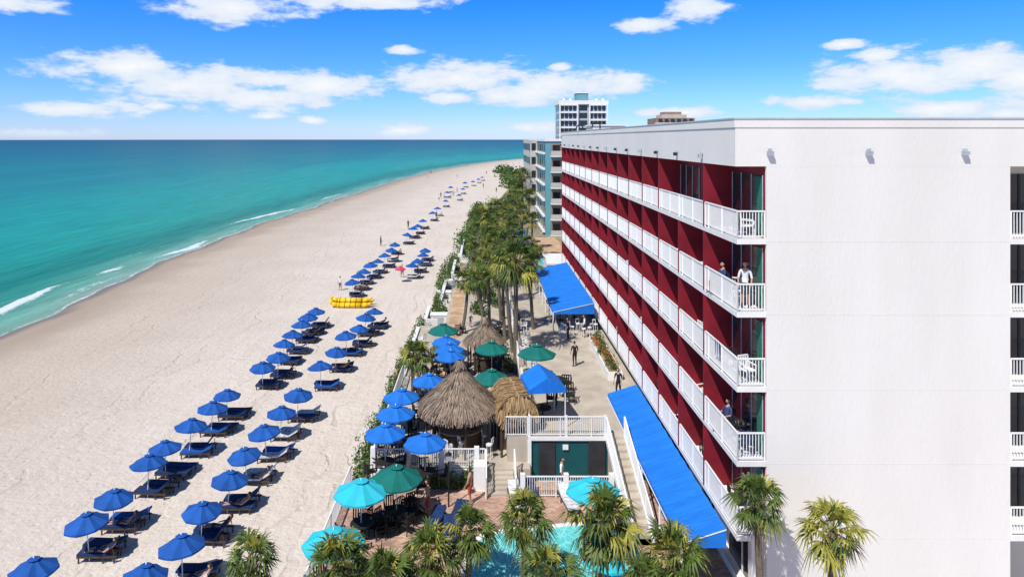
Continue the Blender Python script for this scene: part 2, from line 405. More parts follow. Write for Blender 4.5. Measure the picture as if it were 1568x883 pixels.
for x in (-5.85,-4,-2.2,-.35): mb.box(x-.13,x+.13,36.1,36.4,1,2.15,'paint')
mb.box(-.5,.1,35.2,36.0,.35,1.6,'paint')
mb.obj('white_picket_railing')
mb=MB(); mb.rail((2.0,34.6,.35),(6.5,34.6,.35)); 
for x in (2.0,4.2,6.5): mb.box(x-.12,x+.12,34.48,34.72,.35,1.55,'paint')
mb.obj('white_picket_railing')
mb=MB(); 
pts=[(-7.0,36),(-7.05,30),(-7.1,24),(-7.1,15)]
for a,b_ in zip(pts,pts[1:]): mb.rail((a[0],a[1],.3),(b_[0],b_[1],.3),.95,.16)
mb.obj('pool_fence')
mb=MB()
for y0,y1,x in ((50,56,-5.9),(58,63,-6.0),(66,71,-5.6),(74,84,-4.6),(88,98,-4.0),(102,118,-3.4)):
    mb.box(x-.12,x+.12,y0,y1,-.2,1.1,'trim'); mb.box(x,x+1.2,y0-.1,y0+.1,-.2,1.1,'trim'); mb.box(x-.17,x+.17,y0-.03,y1+.03,1.1,1.17,'paint')
mb.obj('seawall')
for px,py in ((672,485),(680,450),(690,432)):
    x,y=P(px,py,.6); mb=MB(); mb.box(-.8,.8,-.6,.6,-.2,.9,'trim'); mb.box(-.85,.85,-.65,.65,.9,.97,'paint'); mb.box(-.5,.5,-.64,-.602,.1,.75,'coping'); mb.obj('beach_storage_box',(x,y,0))
def strip(name,pl,z,k):
    mb=MB(); mb.poly([(x,y,z) for x,y in pl],k); return mb.obj(name)
strip('landscaped_ground',[(-6.6,36.3),(2.4,36.3),(2.4,80),(16,80.5),(60,80.5),(90,160),(90,400),(40,400),(14,300),(4,200),(-.5,150),(-3,110),(-4.4,80),(-6.2,60)],.012,'soil')
strip('neighbouring_patio',[(2.5,84),(13.5,84),(13.5,128),(4.2,128)],.02,'path')
m,nt,b=newmat('pool_water'); N=nt.nodes;L=nt.links
geo=N.new('ShaderNodeNewGeometry').outputs['Position']
wn=N.new('ShaderNodeTexNoise'); wn.inputs['Scale'].default_value=.8; L.new(geo,wn.inputs['Vector'])
va=N.new('ShaderNodeVectorMath'); va.operation='ADD'; L.new(geo,va.inputs[0]); L.new(wn.outputs['Color'],va.inputs[1])
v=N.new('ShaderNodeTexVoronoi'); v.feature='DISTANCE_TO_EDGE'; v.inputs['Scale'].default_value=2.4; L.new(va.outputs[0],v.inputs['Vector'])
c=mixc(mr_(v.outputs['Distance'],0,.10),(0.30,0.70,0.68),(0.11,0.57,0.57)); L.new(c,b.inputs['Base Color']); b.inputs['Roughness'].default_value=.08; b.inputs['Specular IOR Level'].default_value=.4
bp=N.new('ShaderNodeBump'); bp.inputs['Strength'].default_value=.3; bp.inputs['Distance'].default_value=.05; L.new(nz(3,geo),bp.inputs['Height']); L.new(bp.outputs[0],b.inputs['Normal'])
M['pool']=m
def pool(name,cx,cy,rx,ry,z):
    mb=MB(); n=48; o=[];i_=[]
    for j in range(n):
        t=2*math.pi*j/n; k=1+.13*math.sin(2*t+.6)+.08*math.sin(3*t)
        x=math.cos(t);y=math.sin(t); x=math.copysign(abs(x)**.75,x); y=math.copysign(abs(y)**.75,y)
        i_.append((cx+x*rx*k,cy+y*ry*k)); o.append((cx+x*(rx*k+.3),cy+y*(ry*k+.3)))
    mb.poly([(x,y,z+.02) for x,y in i_],'pool')
    for j in range(n):
        k=(j+1)%n
        mb.poly([(*i_[j],z+.06),(*o[j],z+.06),(*o[k],z+.06),(*i_[k],z+.06)],'trim'); mb.poly([(*o[j],z+.06),(*o[j],z),(*o[k],z),(*o[k],z+.06)],'trim')
        mb.poly([(*i_[j],z+.06),(*i_[j],z),(*i_[k],z),(*i_[k],z+.06)],'trim')
    return mb.obj(name)
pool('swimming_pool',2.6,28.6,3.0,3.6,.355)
pool('swimming_pool',10.5,101,2.6,7,.03)

# ------------------------------------------------------------------ umbrellas & furniture meshes
def umb_mesh(name,k,r=1.0,ze=1.72,za=2.12,pole='paint',n=8):
    mb=MB()
    ring=lambda rr,z,sag,off=0:[(rr*(1 if j%2==0 else .93)*math.cos(math.pi*j/n),rr*(1 if j%2==0 else .93)*math.sin(math.pi*j/n),z-(0 if j%2==0 else sag)) for j in range(2*n)]
    rc=ring(.16*r,za-.03,0); r2=ring(.6*r,(za*.45+ze*.55),.04); r3=ring(r,ze,.055); r4=ring(r*1.0,ze-.10,.02)
    for j in range(2*n):
        q=(j+1)%(2*n)
        mb.poly([rc[j],rc[q],r2[q],r2[j]][::-1],k); mb.poly([r2[j],r2[q],r3[q],r3[j]][::-1],k); mb.poly([r3[j],r3[q],r4[q],r4[j]][::-1],k)
        c_=(0,0,za+.05); a=ring(.26*r,za-.035+.03,.0)
        mb.poly([a[j],a[q],c_],k)
    for j in range(n):
        p=r3[2*j]; mb.beam((0,0,za-.05),(p[0]*.98,p[1]*.98,p[2]-.02),.015,.02,'metal')
    mb.cyl((0,0,0),(0,0,za+.1),.022,.022,8,pole); mb.cyl((0,0,za+.05),(0,0,za+.13),.035,.01,8,pole)
    return mb.mesh(name)
UMs=[umb_mesh('beach_umbrella','umb',.93,1.72+d,2.14+d) for d in (-.05,0.0,0.05)]
UR=umb_mesh('pink_beach_umbrella','umbr',.7)
PB=umb_mesh('patio_umbrella','umbp',1.1,2.15,2.6); PG=umb_mesh('patio_umbrella','umbg',1.25,2.2,2.75); PT=umb_mesh('patio_umbrella','umbt',1.25,2.15,2.65)
def lounger_mesh(kc,back):
    mb=MB()
    for y in (-.28,.28): mb.box(-1.0,.95,y-.03,y+.03,.22,.29,'wood')
    for x in (-.9,.3,.85):
        for y in (-.28,.28): mb.box(x-.03,x+.03,y-.025,y+.025,-.05,.219,'wood')
    for i in range(9): mb.box(-.95+i*.14,-.87+i*.14,-.245,.245,.24,.28,'wood')
    mb.box(-1.0,.32,-.29,.29,.292,.385,kc)
    for i in range(1,4): mb.box(-1.0+i*.33-.01,-1.0+i*.33+.01,-.292,.292,.30,.388,'wood')
    c_,s_=math.cos(back),math.sin(back)
    mb.beam((.34,0,.34),(.34+.7*c_,0,.34+.7*s_),.58,.09,kc)
    mb.beam((.50+.4*c_,.25,.30+.4*s_),(.85,.25,.25),.03,.03,'wood'); mb.beam((.50+.4*c_,-.25,.30+.4*s_),(.85,-.25,.25),.03,.03,'wood')
    return mb.mesh('sun_lounger')
LM=[lounger_mesh('cush',a) for a in (.25,.6,.85,.05)]; LW=lounger_mesh('towel',.5); LO=lounger_mesh('umb',.4)
A=[(52,858),(137,790),(172,751),(226,703),(254,677),(289,648),(323,619),(347,597),(402,555),(425,541),(433,522),(447,507),(462,492),(472,482),(484,472)]
B=[(217,868),(280,828),(308,768),(348,724),(379,686),(409,654),(429,625),(455,600),(492,557),(513,532),(531,510),(548,498),(558,483),(572,473)]
C=[(541,429),(548,420),(556,412),(568,404),(578,397),(590,389),(598,381),(604,371)]
D=[(630,404),(640,396),(648,387),(651,380),(622,357),(632,349),(640,343),(648,336),(663,325),(670,318),(682,306)]
E=[(684,293),(690,286),(703,297),(708,288),(712,279),(724,277),(733,273),(738,270)]
def uset(px,py,lo=True):
    zc=1.95; Y=F*(H-zc)/(py-VY); X=(px-VX)*Y/F
    o=inst('beach_umbrella',random.choice(UMs),(X,Y,0),U(0,6),U(.93,1.04)); o.rotation_euler=(U(-.09,.09),U(-.09,.09),U(0,6))
    for dy in (-.36,.36):
        me=LW if R()<.06 else (LO if R()<.15 else random.choice(LM))
        inst('sun_lounger',me,(X+.35+U(-.14,.14),Y+.45+dy+U(-.03,.03),0.02),U(-.09,.07),(.88,1,1))
    return X,Y
sets=[uset(*p) for p in A+B+C+D+E]
inst('pink_beach_umbrella',UR,(*P(613,408,2),0))

def chair_mesh(k='black'):
    mb=MB()
    for x in (-.22,.22):
        mb.beam((x,-.22,0),(x,-.22,.62),.035,.035,k); mb.beam((x,.2,0),(x,.26,.9),.035,.035,k); mb.beam((x,-.24,.62),(x,.24,.66),.05,.03,k)
    mb.box(-.22,.22,-.24,.2,.4,.45,k)
    for i in range(5): mb.beam((-.22+.11*i,.21,.45),(-.22+.11*i,.26,.9),.06,.02,k)
    mb.beam((-.24,.26,.9),(.24,.26,.9),.04,.05,k)
    return mb.mesh('patio_chair')
def table_mesh(k='black'):
    mb=MB(); mb.cyl((0,0,.7),(0,0,.74),.5,.5,20,k); mb.cyl((0,0,.05),(0,0,.7),.04,.04,8,'black'); mb.cyl((0,0,0),(0,0,.05),.28,.22,12,'black'); return mb.mesh('patio_table')
CH=chair_mesh(); CW=chair_mesh('paint'); CB=chair_mesh('cush'); TB=table_mesh(); TW=table_mesh('paint')
def stool_mesh(k='paint'):
    mb=MB(); mb.cyl((0,0,.72),(0,0,.78),.18,.18,12,k)
    for i in range(4):
        t=math.pi/4+i*math.pi/2; mb.cyl((.2*math.cos(t),.2*math.sin(t),0),(.14*math.cos(t),.14*math.sin(t),.72),.018,.018,6,k)
    mb.beam((-.15,.16,.78),(-.15,.2,1.1),.03,.03,k); mb.beam((.15,.16,.78),(.15,.2,1.1),.03,.03,k); mb.beam((-.17,.2,1.08),(.17,.2,1.08),.03,.12,k)
    return mb.mesh('bar_stool')
ST=stool_mesh(); STB=stool_mesh('black')
def pset(px,py,me,z0,zc,chairs=4,cm=None,tb=None):
    Y=F*(H-z0-zc)/(py-VY); X=(px-VX)*Y/F
    inst('patio_umbrella',me,(X,Y,z0),U(0,6))
    inst('patio_table',tb or TB,(X,Y,z0))
    a0=U(0,6)
    for i in range(chairs):
        a=a0+i*2*math.pi/chairs+U(-.2,.2); inst('patio_chair',cm or CH,(X+.85*math.sin(a)*-1,Y+.85*math.cos(a),z0),a+U(-.3,.3))
for p in [(657,578),(615,602),(606,627),(590,657),(651,671),(683,519),(688,530),(690,541)]: pset(*p,PB,1.0,2.35)
for p in [(679,502),(753,530),(753,574)]: pset(*p,PG,1.0,2.4)
pset(822,536,PG,TZ,2.4); pset(607,725,PG,.35,2.4); pset(553,745,PT,.35,2.35); pset(511,822,PT,.35,2.35); pset(908,743,PT,.35,2.35,2); pset(936,838,PT,.35,2.35,2)
for px,py in ((585,800),(600,808),(640,790),(625,770),(615,785),(575,812),(560,795)): 
    x,y=P(px,py,.6); inst('patio_chair',CH,(x,y,.352),U(0,6))
for px,py in ((665,800),(690,815),(700,790),(790,762),(815,758),(870,765)):
    x,y=P(px,py,.6); inst('sun_lounger',random.choice(LM+[LW]),(x,y,.37),U(1.3,1.8))
for i in range(7):
    x,y=P(858+i*9,512-i*2+random.randint(-5,5),TZ+.4); inst('bar_stool',ST,(x,y,TZ),U(0,6))
for i in range(10):
    x=U(6.2,8.8); y=U(57,70); inst('bar_stool' if i%2 else 'patio_table',ST if i%2 else TW,(x,y,TZ),U(0,6))
for px,py in ((862,598),(872,606),(845,612),(868,588)):
    x,y=P(px,py,TZ+.4); inst('patio_chair',CH,(x,y,TZ),U(0,6),1.25)
for i in range(9):
    x=3.0+U(-.1,.5); y=47+i*1.5; inst('patio_chair',random.choice((CW,CB)),(x,y,TZ),U(1,2))
for i in range(8):
    x,y=P(690+i*8+U(-6,6),672+U(-4,22),1.4); inst('bar_stool',random.choice((ST,STB)),(x,y,1.0),U(0,6))
for i in range(26):
    x=U(-5.3,1.8); y=U(37,62); inst('patio_chair',random.choice((CH,CW,CB)),(x,y,1.0),U(0,6))
# ------------------------------------------------------------------ thatch
def strips(mb,fn,n,k,L,w):
    for i in range(n):
        p,d,nrm=fn()
        d=(d+Vector((U(-.12,.12),U(-.12,.12),U(-.1,.06)))).normalized(); sd=d.cross(nrm).normalized()*w*U(.5,1.3)
        l=L*U(.6,1.2); p=p+nrm*U(0.0,.10)
        q=p+d*l+nrm*U(0,.06); 
        mb.poly([p-sd,p+sd,q+sd*.6,q-sd*.6],k)
def tiki(name,X,Y,z0,r,ze,za,n,k='thatch'):
    mb=MB()
    for lv in range(5):
        t0=lv/5; t1=(lv+1.15)/5
        mb.cyl((0,0,za-(za-ze)*t1+.0),(0,0,za-(za-ze)*t0),r*t1,max(.02,r*t0)+.03,28,k,False)
    def fn():
        a=U(0,2*math.pi); t=math.sqrt(R())*.93
        c_,s_=math.cos(a),math.sin(a)
        p=Vector((c_*r*t,s_*r*t,za-(za-ze)*t)); d=Vector((c_*r,s_*r,-(za-ze))).normalized(); nn=Vector((c_*(za-ze),s_*(za-ze),r)).normalized()
        return p,d,nn
    strips(mb,fn,n,k,.5,.028)
    def fn2():
        a=U(0,2*math.pi); c_,s_=math.cos(a),math.sin(a); return Vector((c_*.05,s_*.05,za+.35)),Vector((c_*.5,s_*.5,-.8)).normalized(),Vector((c_,s_,.4)).normalized()
    strips(mb,fn2,90,k,.6,.03)
    def fn3():
        a=U(0,2*math.pi); c_,s_=math.cos(a),math.sin(a); return Vector((c_*r*.97,s_*r*.97,ze+.05)),Vector((c_*.3,s_*.3,-1)).normalized(),Vector((c_,s_,.2)).normalized()
    strips(mb,fn3,int(n*.22),k,.4,.03)
    for i in range(8):
        a=i*math.pi/4+.2; mb.cyl((r*.85*math.cos(a),r*.85*math.sin(a),0),(r*.85*math.cos(a),r*.85*math.sin(a),ze+.3),.07,.06,8,'wood')
    mb.cyl((0,0,0),(0,0,1.05),r*.55,r*.55,24,'wood'); mb.cyl((0,0,1.05),(0,0,1.11),r*.62,r*.62,24,'woodl')
    return mb.obj(name,(X,Y,z0))
tiki('thatched_tiki_hut',-1.35,39.1,1.0,2.25,2.3,4.45,3600)
x,y=P(742,520,3.2); tiki('thatched_tiki_hut',x,y,1.0,1.5,2.2,3.6,1100)
mb=MB(); W=1.1;Lh=3.0
def prof(t): return (W*math.sin(t),math.cos(t)*1.3)
for j in range(10):
    t0=-1.6+3.2*j/10; t1=-1.6+3.2*(j+1)/10; a=prof(t0); b_=prof(t1)
    mb.poly([(a[0],-Lh/2,2.1+a[1]),(b_[0],-Lh/2,2.1+b_[1]),(b_[0],Lh/2,2.1+b_[1]),(a[0],Lh/2,2.1+a[1])],'thatch2')
mb.poly([(prof(-1.6+3.2*j/10)[0],-Lh/2+.1,2.1+prof(-1.6+3.2*j/10)[1]) for j in range(11)],'thatch2')
def fb():
    t=U(-1.4,1.4); s=1 if t>0 else -1; a=prof(t); 
    return Vector((a[0],U(-Lh/2,Lh/2),2.1+a[1])),Vector((W*math.cos(t)*s,0,-1.3*math.sin(abs(t))-.05)).normalized(),Vector((math.sin(t),0,math.cos(t)+.05)).normalized()
strips(mb,fb,1700,'thatch2',.45,.028)
def fb2():
    t=U(-1.4,1.4); a=prof(t); q=U(.25,1.03)
    return Vector((a[0]*q,-Lh/2+.05,2.1+a[1]*q)),Vector((a[0]*.25,-.25,-1)).normalized(),Vector((0,-1,.25)).normalized()
strips(mb,fb2,700,'thatch2',.6,.028)
for x in (-.9,.9):
    for y in (-1.3,1.3): mb.cyl((x,y,0),(x,y,2.2),.07,.06,8,'wood')
mb.box(-.9,.9,-.4,.4,0,1.05,'wood')
x,y=P(787,620,3.3); mb.obj('thatched_bar_shelter',(x,y,1.0),.12)

mb=MB()
for x in (-1,1):
    for y in (-1.2,1.2): mb.cyl((x,y,0),(x,y,2.2),.035,.035,8,'paint')
mb.poly([(-1.05,-1.25,2.2),(0,-1.25,2.85),(0,1.25,2.85),(-1.05,1.25,2.2)],'awning'); mb.poly([(0,-1.25,2.85),(1.05,-1.25,2.2),(1.05,1.25,2.2),(0,1.25,2.85)],'awning')
mb.poly([(-1.05,-1.25,2.2),(1.05,-1.25,2.2),(0,-1.25,2.85)],'awning'); mb.poly([(-1.05,1.25,2.2),(1.05,1.25,2.2),(0,1.25,2.85)],'awning')
for a,b_ in (((-1.05,-1.25),(1.05,-1.25)),((1.05,-1.25),(1.05,1.25)),((1.05,1.25),(-1.05,1.25)),((-1.05,1.25),(-1.05,-1.25))):
    mb.poly([(*a,2.2),(*b_,2.2),(*b_,1.98),(*a,1.98)],'awning')
x,y=P(831,578,TZ+2.4); mb.obj('blue_canopy_tent',(x,y,TZ),.15)
inst('patio_table',TB,(x,y,TZ)); inst('patio_chair',CH,(x-.5,y,TZ),1.2)

# ------------------------------------------------------------------ vegetation
def palm(x,y,z0,zc,s=1.0,nf=44,yel=.2,name='palm_tree',lean=None):
    mb=MB(); lx,ly=lean or (U(-.5,.5),U(-.5,.5))
    h=zc-z0; n=8
    for i in range(n):
        def pt(t): return Vector((lx*(1-t)**2*-1,ly*(1-t)**2*-1,-h+h*t))
        r0=.17-.04*(i/n)+(.06 if i==0 else 0)
        r1=.17-.04*((i+1)/n)
        mb.cyl(pt(i/n),pt((i+1)/n),r0*s**.5,r1*s**.5,9,'trunk',False)
    for i in range(26):
        a=U(0,6.28); zz=U(-1.1,-.15)*s; c_,s2=math.cos(a),math.sin(a); mb.beam((c_*.12,s2*.12,zz),(c_*.26,s2*.26,zz+.22),.07,.03,'palmd')
    for i in range(nf):
        az=i*2.399+U(-.4,.4); t=(i+.5)/nf
        el=math.radians(82-140*t+U(-16,16))
        k='palm' if R()>yel else 'palmy'
        if t>.88 and R()<.6: k='palmd'
        d=Vector((math.cos(az)*math.cos(el),math.sin(az)*math.cos(el),math.sin(el))); sd=Vector((-math.sin(az),math.cos(az),0)); up=sd.cross(d)*-1
        if up.z<0: up=-up
        fs=s*U(.75,1.15)
        Lp=U(.65,1.0)*fs; b0=d*.1; b1=d*Lp-Vector((0,0,.10*Lp))
        mb.beam(b0,b1,.025*s,.02*s,k)
        droop=U(.2,.6); nseg=13; roll=U(-.6,.6); sd2=sd*math.cos(roll)+up*math.sin(roll); up2=up*math.cos(roll)-sd*math.sin(roll)
        for j in range(nseg):
            a=(j/(nseg-1)-.5)*3.2+U(-.08,.08); L_=U(.7,1.05)*fs*(.55+.45*math.cos(a*.8))
            e=d*math.cos(a)+sd2*math.sin(a)
            fold=-abs(math.sin(a))*.15
            m1=b1+e*L_*.5+up2*fold*.3*s; tip=b1+e*L_+up2*fold*s-Vector((0,0,droop*L_))
            w=d*-math.sin(a)+sd2*math.cos(a); w=w*.045*s
            mb.poly([b1-w*.3,b1+w*.3,m1+w,m1-w],k); mb.poly([m1-w,m1+w,tip],k)
    return mb.obj(name,(x,y,zc),U(0,6))
def palmpx(px,py,Y,s,z0=0,**k):
    palm((px-VX)*Y/F,Y,z0,H-(py-VY)*Y/F,s,**k)
near=[(385,858,25,.72),(520,866,25,.9),(655,850,26,.9),(720,812,27.5,.82),(803,795,27,.82),(838,876,24,.8),(925,797,26.3,1.02),(1030,850,24,.92),(588,880,24.5,.75),(1160,765,24.2,.74),(1275,812,22.5,.78),(985,884,23.5,.6)]
for i,(px,py,Y,s) in enumerate(near): palmpx(px,py,Y,s,z0=.3,nf=44,yel=.25 if px<1200 else .8)
mid=[(790,402,51,1.4),(775,395,56,1.0),(812,405,58,.9),(748,400,60,1.0),(735,425,58,.85),(716,428,62,.95),(762,370,66,.95),(785,350,74,.95),(745,360,72,.85),(737,332,84,1.1),(760,318,92,1.1),(778,325,88,1.0),(800,322,90,.9),(810,300,104,1.1),(795,292,112,1.1),(800,266,150,1.3),(812,262,170,1.3),(822,385,80,.8),(726,385,70,.95),(770,420,60,.85),(806,372,70,.85),(815,335,96,.9),(640,545,45,.9),(632,540,46,.7),(752,345,80,.9),(786,300,118,1.0)]
for px,py,Y,s in mid: palmpx(px,py,Y,s,nf=34,yel=.2,lean=(U(-1,1),U(-1,1)))
def bush(mb,cx,cy,z0,rx,ry,rz,n,sz,k='leaf'):
    for i in range(n):
        a=U(0,2*math.pi); u=U(-.15,1); q=math.sqrt(max(0,1-u*u)); rr=(R()**.35)*(1+.18*math.sin(a*3+cx)+.12*math.sin(a*5+cy))
        p=Vector((cx+rx*rr*q*math.cos(a),cy+ry*rr*q*math.sin(a),z0+rz*rr*u))
        nn=Vector((U(-1,1),U(-1,1),U(-.2,1.2))).normalized(); t=nn.orthogonal().normalized(); t=Matrix.Rotation(U(0,6),3,nn)@t; b_=nn.cross(t); s=sz*U(.6,1.3)
        mb.poly([p-t*s,p-b_*s*.5,p+t*s,p+b_*s*.5],k)
def hedge(name,pts,rx,ry,rz,n,sz,z0=0,k='leaf',v=.2):
    mb=MB()
    for x,y in pts:
        q=U(1-v,1+v)
        bush(mb,x+U(-.2,.2),y+U(-.3,.3),z0,rx*q*U(.85,1.15),ry*q*U(.85,1.15),rz*q*U(.8,1.25),n,sz,k)
    return mb.obj(name)
hedge('beach_hedge',[(-6.5,36.6+i*.9) for i in range(14)],.5,.7,1.2,400,.09,v=.35)
hedge('beach_hedge',[(-6.3+.02*i+U(-.4,.4),50+i*1.3) for i in range(14)],.65,.85,1.2,330,.11,v=.45)
hedge('beach_hedge',[(-5.0+.05*i+U(-.6,.6),70+i*2) for i in range(18)],.9,1.2,1.5,260,.15,v=.5)
hedge('beach_hedge',[(-2.8+.09*i+U(-.8,.8),112+i*3.4) for i in range(22)],1.6,2.2,2.0,220,.25,v=.5)
hedge('garden_hedge',[(-3.9+i*.55,35.75) for i in range(7)],.45,.35,.95,420,.07,.35)
hedge('garden_shrubs',[(U(.5,2.2),U(46,62)) for i in range(9)],.7,.8,1.0,300,.10,1.0,v=.4)
hedge('garden_shrubs',[(U(-1.0,2.3),U(64,80)) for i in range(10)],.9,1.1,1.7,320,.13,.8,v=.5)
hedge('garden_shrubs',[(U(-1,4.0),U(82,112)) for i in range(16)],1.3,1.5,2.4,300,.18,.1,v=.5)
hedge('garden_shrubs',[(U(1,8.0),U(112,165)) for i in range(22)],2,2.2,3.4,300,.26,.0,v=.5)
hedge('distant_trees',[(U(8,60),U(180,390)) for i in range(50)],5,5,4.0,260,.7)
hedge('distant_trees',[(30+U(0,120)+i*2.2,400+i*9) for i in range(60)],9,9,6,200,1.2)
mb=MB(); mb.box(8.3,9.3,45.5,53.5,TZ,TZ+.55,'trim'); mb.box(8.4,9.2,45.6,53.4,TZ+.551,TZ+.6,'soil'); mb.obj('planter_box')
hedge('planter_plants',[(8.8,46+i*.8) for i in range(10)],.4,.45,.6,200,.07,TZ+.55)
hedge('planter_flowers',[(8.6,46.5+i*.9) for i in range(8)],.3,.3,.55,60,.06,TZ+.65,'flower')

mb=MB(); mb.cyl((0,0,0),(0,0,2.3),.04,.035,8,'black'); mb.box(-.12,.12,-.12,.12,2.3,2.6,'grey'); mb.poly([(-.16,-.16,2.6),(.16,-.16,2.6),(.16,.16,2.6),(-.16,.16,2.6)],'black'); mb.cyl((0,0,2.6),(0,0,2.75),.16,.02,4,'black')
x,y=P(687,775,.35); mb.obj('garden_lamp_post',(x,y,.35))

mb=MB()
for yy,zz in ((-.55,.3),(.0,.3),(.9,.3),(-.2,.75)):
    pts=[Vector((-2.3,yy,zz+.45)),Vector((-2.0,yy,zz+.15)),Vector((-1.4,yy,zz)),Vector((1.4,yy,zz)),Vector((2.0,yy,zz+.1)),Vector((2.35,yy,zz+.3))]; rr=[.08,.2,.27,.27,.2,.08]
    for i in range(5): mb.cyl(pts[i],pts[i+1],rr[i],rr[i+1],12,'yellow')
    for i in range(5): mb.cyl((-1.2+i*.6,yy,zz-.0),(-1.14+i*.6,yy,zz),.285,.285,12,'black')
mb.obj('inflatable_banana_boats',(*P(538,466,.2),.0),-.05,True)

# ------------------------------------------------------------------ neighbouring buildings
def block(name,X0,X1,Y0,Y1,Z,fl,kw,front=True,bayw=4.0,balc=True,kb='brown'):
    parts=[]; mb=MB(); mb.box(X0,X1,Y0,Y1,-.2,Z,kw); mb.box(X0-.2,X1+.2,Y0-.2,Y1+.2,Z,Z+.5,'trim'); parts.append(mb.obj('walls'))
    mb=MB(); fh=Z/fl
    for i in range(fl):
        z=i*fh
        x=X0+1.0; j=0
        while x+bayw*.8<X1:
            if balc and j%2==0:
                mb.box(x,x+bayw*.75,Y0-.04,Y0-.003,z+.3,z+fh-.4,kb); mb.box(x+.3,x+bayw*.5,Y0-.08,Y0-.041,z+.35,z+fh-.7,'glass')
                mb.box(x-.1,x+bayw*.8,Y0-1.3,Y0-.002,z+.05,z+.25,'trim'); mb.box(x-.1,x+bayw*.8,Y0-1.3,Y0-1.24,z+.25,z+1.2,'beige')
            else: mb.box(x+.3,x+bayw*.55,Y0-.05,Y0-.003,z+1.0,z+fh-.6,'glass')
            x+=bayw; j+=1
        y=Y0+1.5
        while y+3<Y1:
            mb.box(X0-.05,X0-.003,y,y+2.4,z+.9,z+fh-.6,'glass'); mb.box(X0-.5,X0-.002,y-.3,y+2.7,z+.5,z+.85,'trim'); y+=4.5
    parts.append(mb.obj('windows_and_balconies')); return parent(name,parts)
block('blue_condominium_building',11.9,34,130,176,18.0,6,'bluebl',bayw=3.4)
mb=MB(); mb.box(10.4,11.85,150,176.5,-.2,18.2,'beige')
for i in range(6): mb.box(10.6,11.5,149.9,149.998,i*3+1,i*3+2.5,'glass')
for i in range(6):
    for j in range(5): mb.box(10.3,10.398,152+j*5,155+j*5,i*3+.9,i*3+2.4,'glass')
mb.obj('condominium_stair_tower')
parts=[]; mb=MB(); Yt=260; X0=29.4;X1=46.8
mb.box(X0,X1,Yt,Yt+18,-.2,31.6,'coping'); mb.box(X0-.8,X1+.8,Yt-.8,Yt+18.8,31.6,33.0,'trim'); mb.box(36,40.5,Yt+3,Yt+10,33.0,36,'bluebl'); mb.box(35.7,40.8,Yt+2.7,Yt+10.3,36,36.4,'trim')
for x in (30.5,33,43,45.5): mb.box(x,x+.8,Yt+2,Yt+3,33,33.9,'trim')
parts.append(mb.obj('walls')); mb=MB()
for i in range(11):
    z=i*2.88
    mb.box(X0-.6,X0+6.3,Yt-.9,Yt-.003,z+2.3,z+2.88,'trim'); mb.box(X1-6.3,X1+.6,Yt-.9,Yt-.003,z+2.3,z+2.88,'trim')
    for x in [X0+.2+k*1.55 for k in range(4)]+[X1-6.1+k*1.55 for k in range(4)]: mb.box(x,x+1.1,Yt-.1,Yt-.004,z+.3,z+2.2,'glass')
    mb.box(X0+7.2,X1-7.2,Yt-.1,Yt-.004,z+.4,z+2.4,'glass'); 
    for j in range(4): mb.box(X0-.1,X0-.004,Yt+1.5+j*4,Yt+4+j*4,z+.5,z+2.3,'glass')
for x in (X0-.5,X0+6.2,X1-6.6,X1+.1): mb.box(x,x+.45,Yt-1.0,Yt-.902,0,31.6,'trim')
parts.append(mb.obj('balconies_and_windows')); parent('white_high_rise_tower',parts)
mb=MB(); mb.box(38.5,50,240,255,-.2,23.0,'trim'); mb.box(38,50.5,239.6,255.4,23,23.5,'paint')
for i in range(7):
    for j in range(4): mb.box(39+j*2.8,41+j*2.8,239.9,239.998,i*3+1,i*3+2.4,'glass')
mb.obj('white_apartment_building')
mb=MB(); mb.box(76,93,300,316,-.2,27.6,'brown'); mb.box(79,90,302,312,27.6,29.2,'beige'); mb.box(80.5,88,303,311,29.2,30.4,'brown')
for i in range(9): mb.box(75.4,93.6,299,299.998,i*3+.9,i*3+1.6,'beige')
for j in range(6): mb.box(77+j*2.7,78.6+j*2.7,299.4,299.9,25.6,27.2,'glass')
mb.obj('brown_high_rise_building')
mb=MB(); mb.box(8,16,84,91,-.1,3.0,'trim'); mb.box(7.8,16.2,83.8,91.2,3,3.2,'paint'); mb.box(9,10,83.9,83.998,.2,2.2,'glass'); mb.box(11,13,83.9,83.998,.9,2.2,'glass')
mb.obj('pool_house')
mb=MB(); mb.rail((4,94,.02),(4.5,126,.02),1.0,.3); mb.rail((7,93,.02),(13.4,93,.02),1.0,.2); mb.obj('patio_fence')
for i in range(10): inst('sun_lounger',random.choice(LM+[LW]),(U(6,8),92+i*3,.04),U(-.2,.2))
for i in range(6): inst('patio_umbrella',random.choice((PB,PT)),(U(5.5,8.5),95+i*5,.02),0)

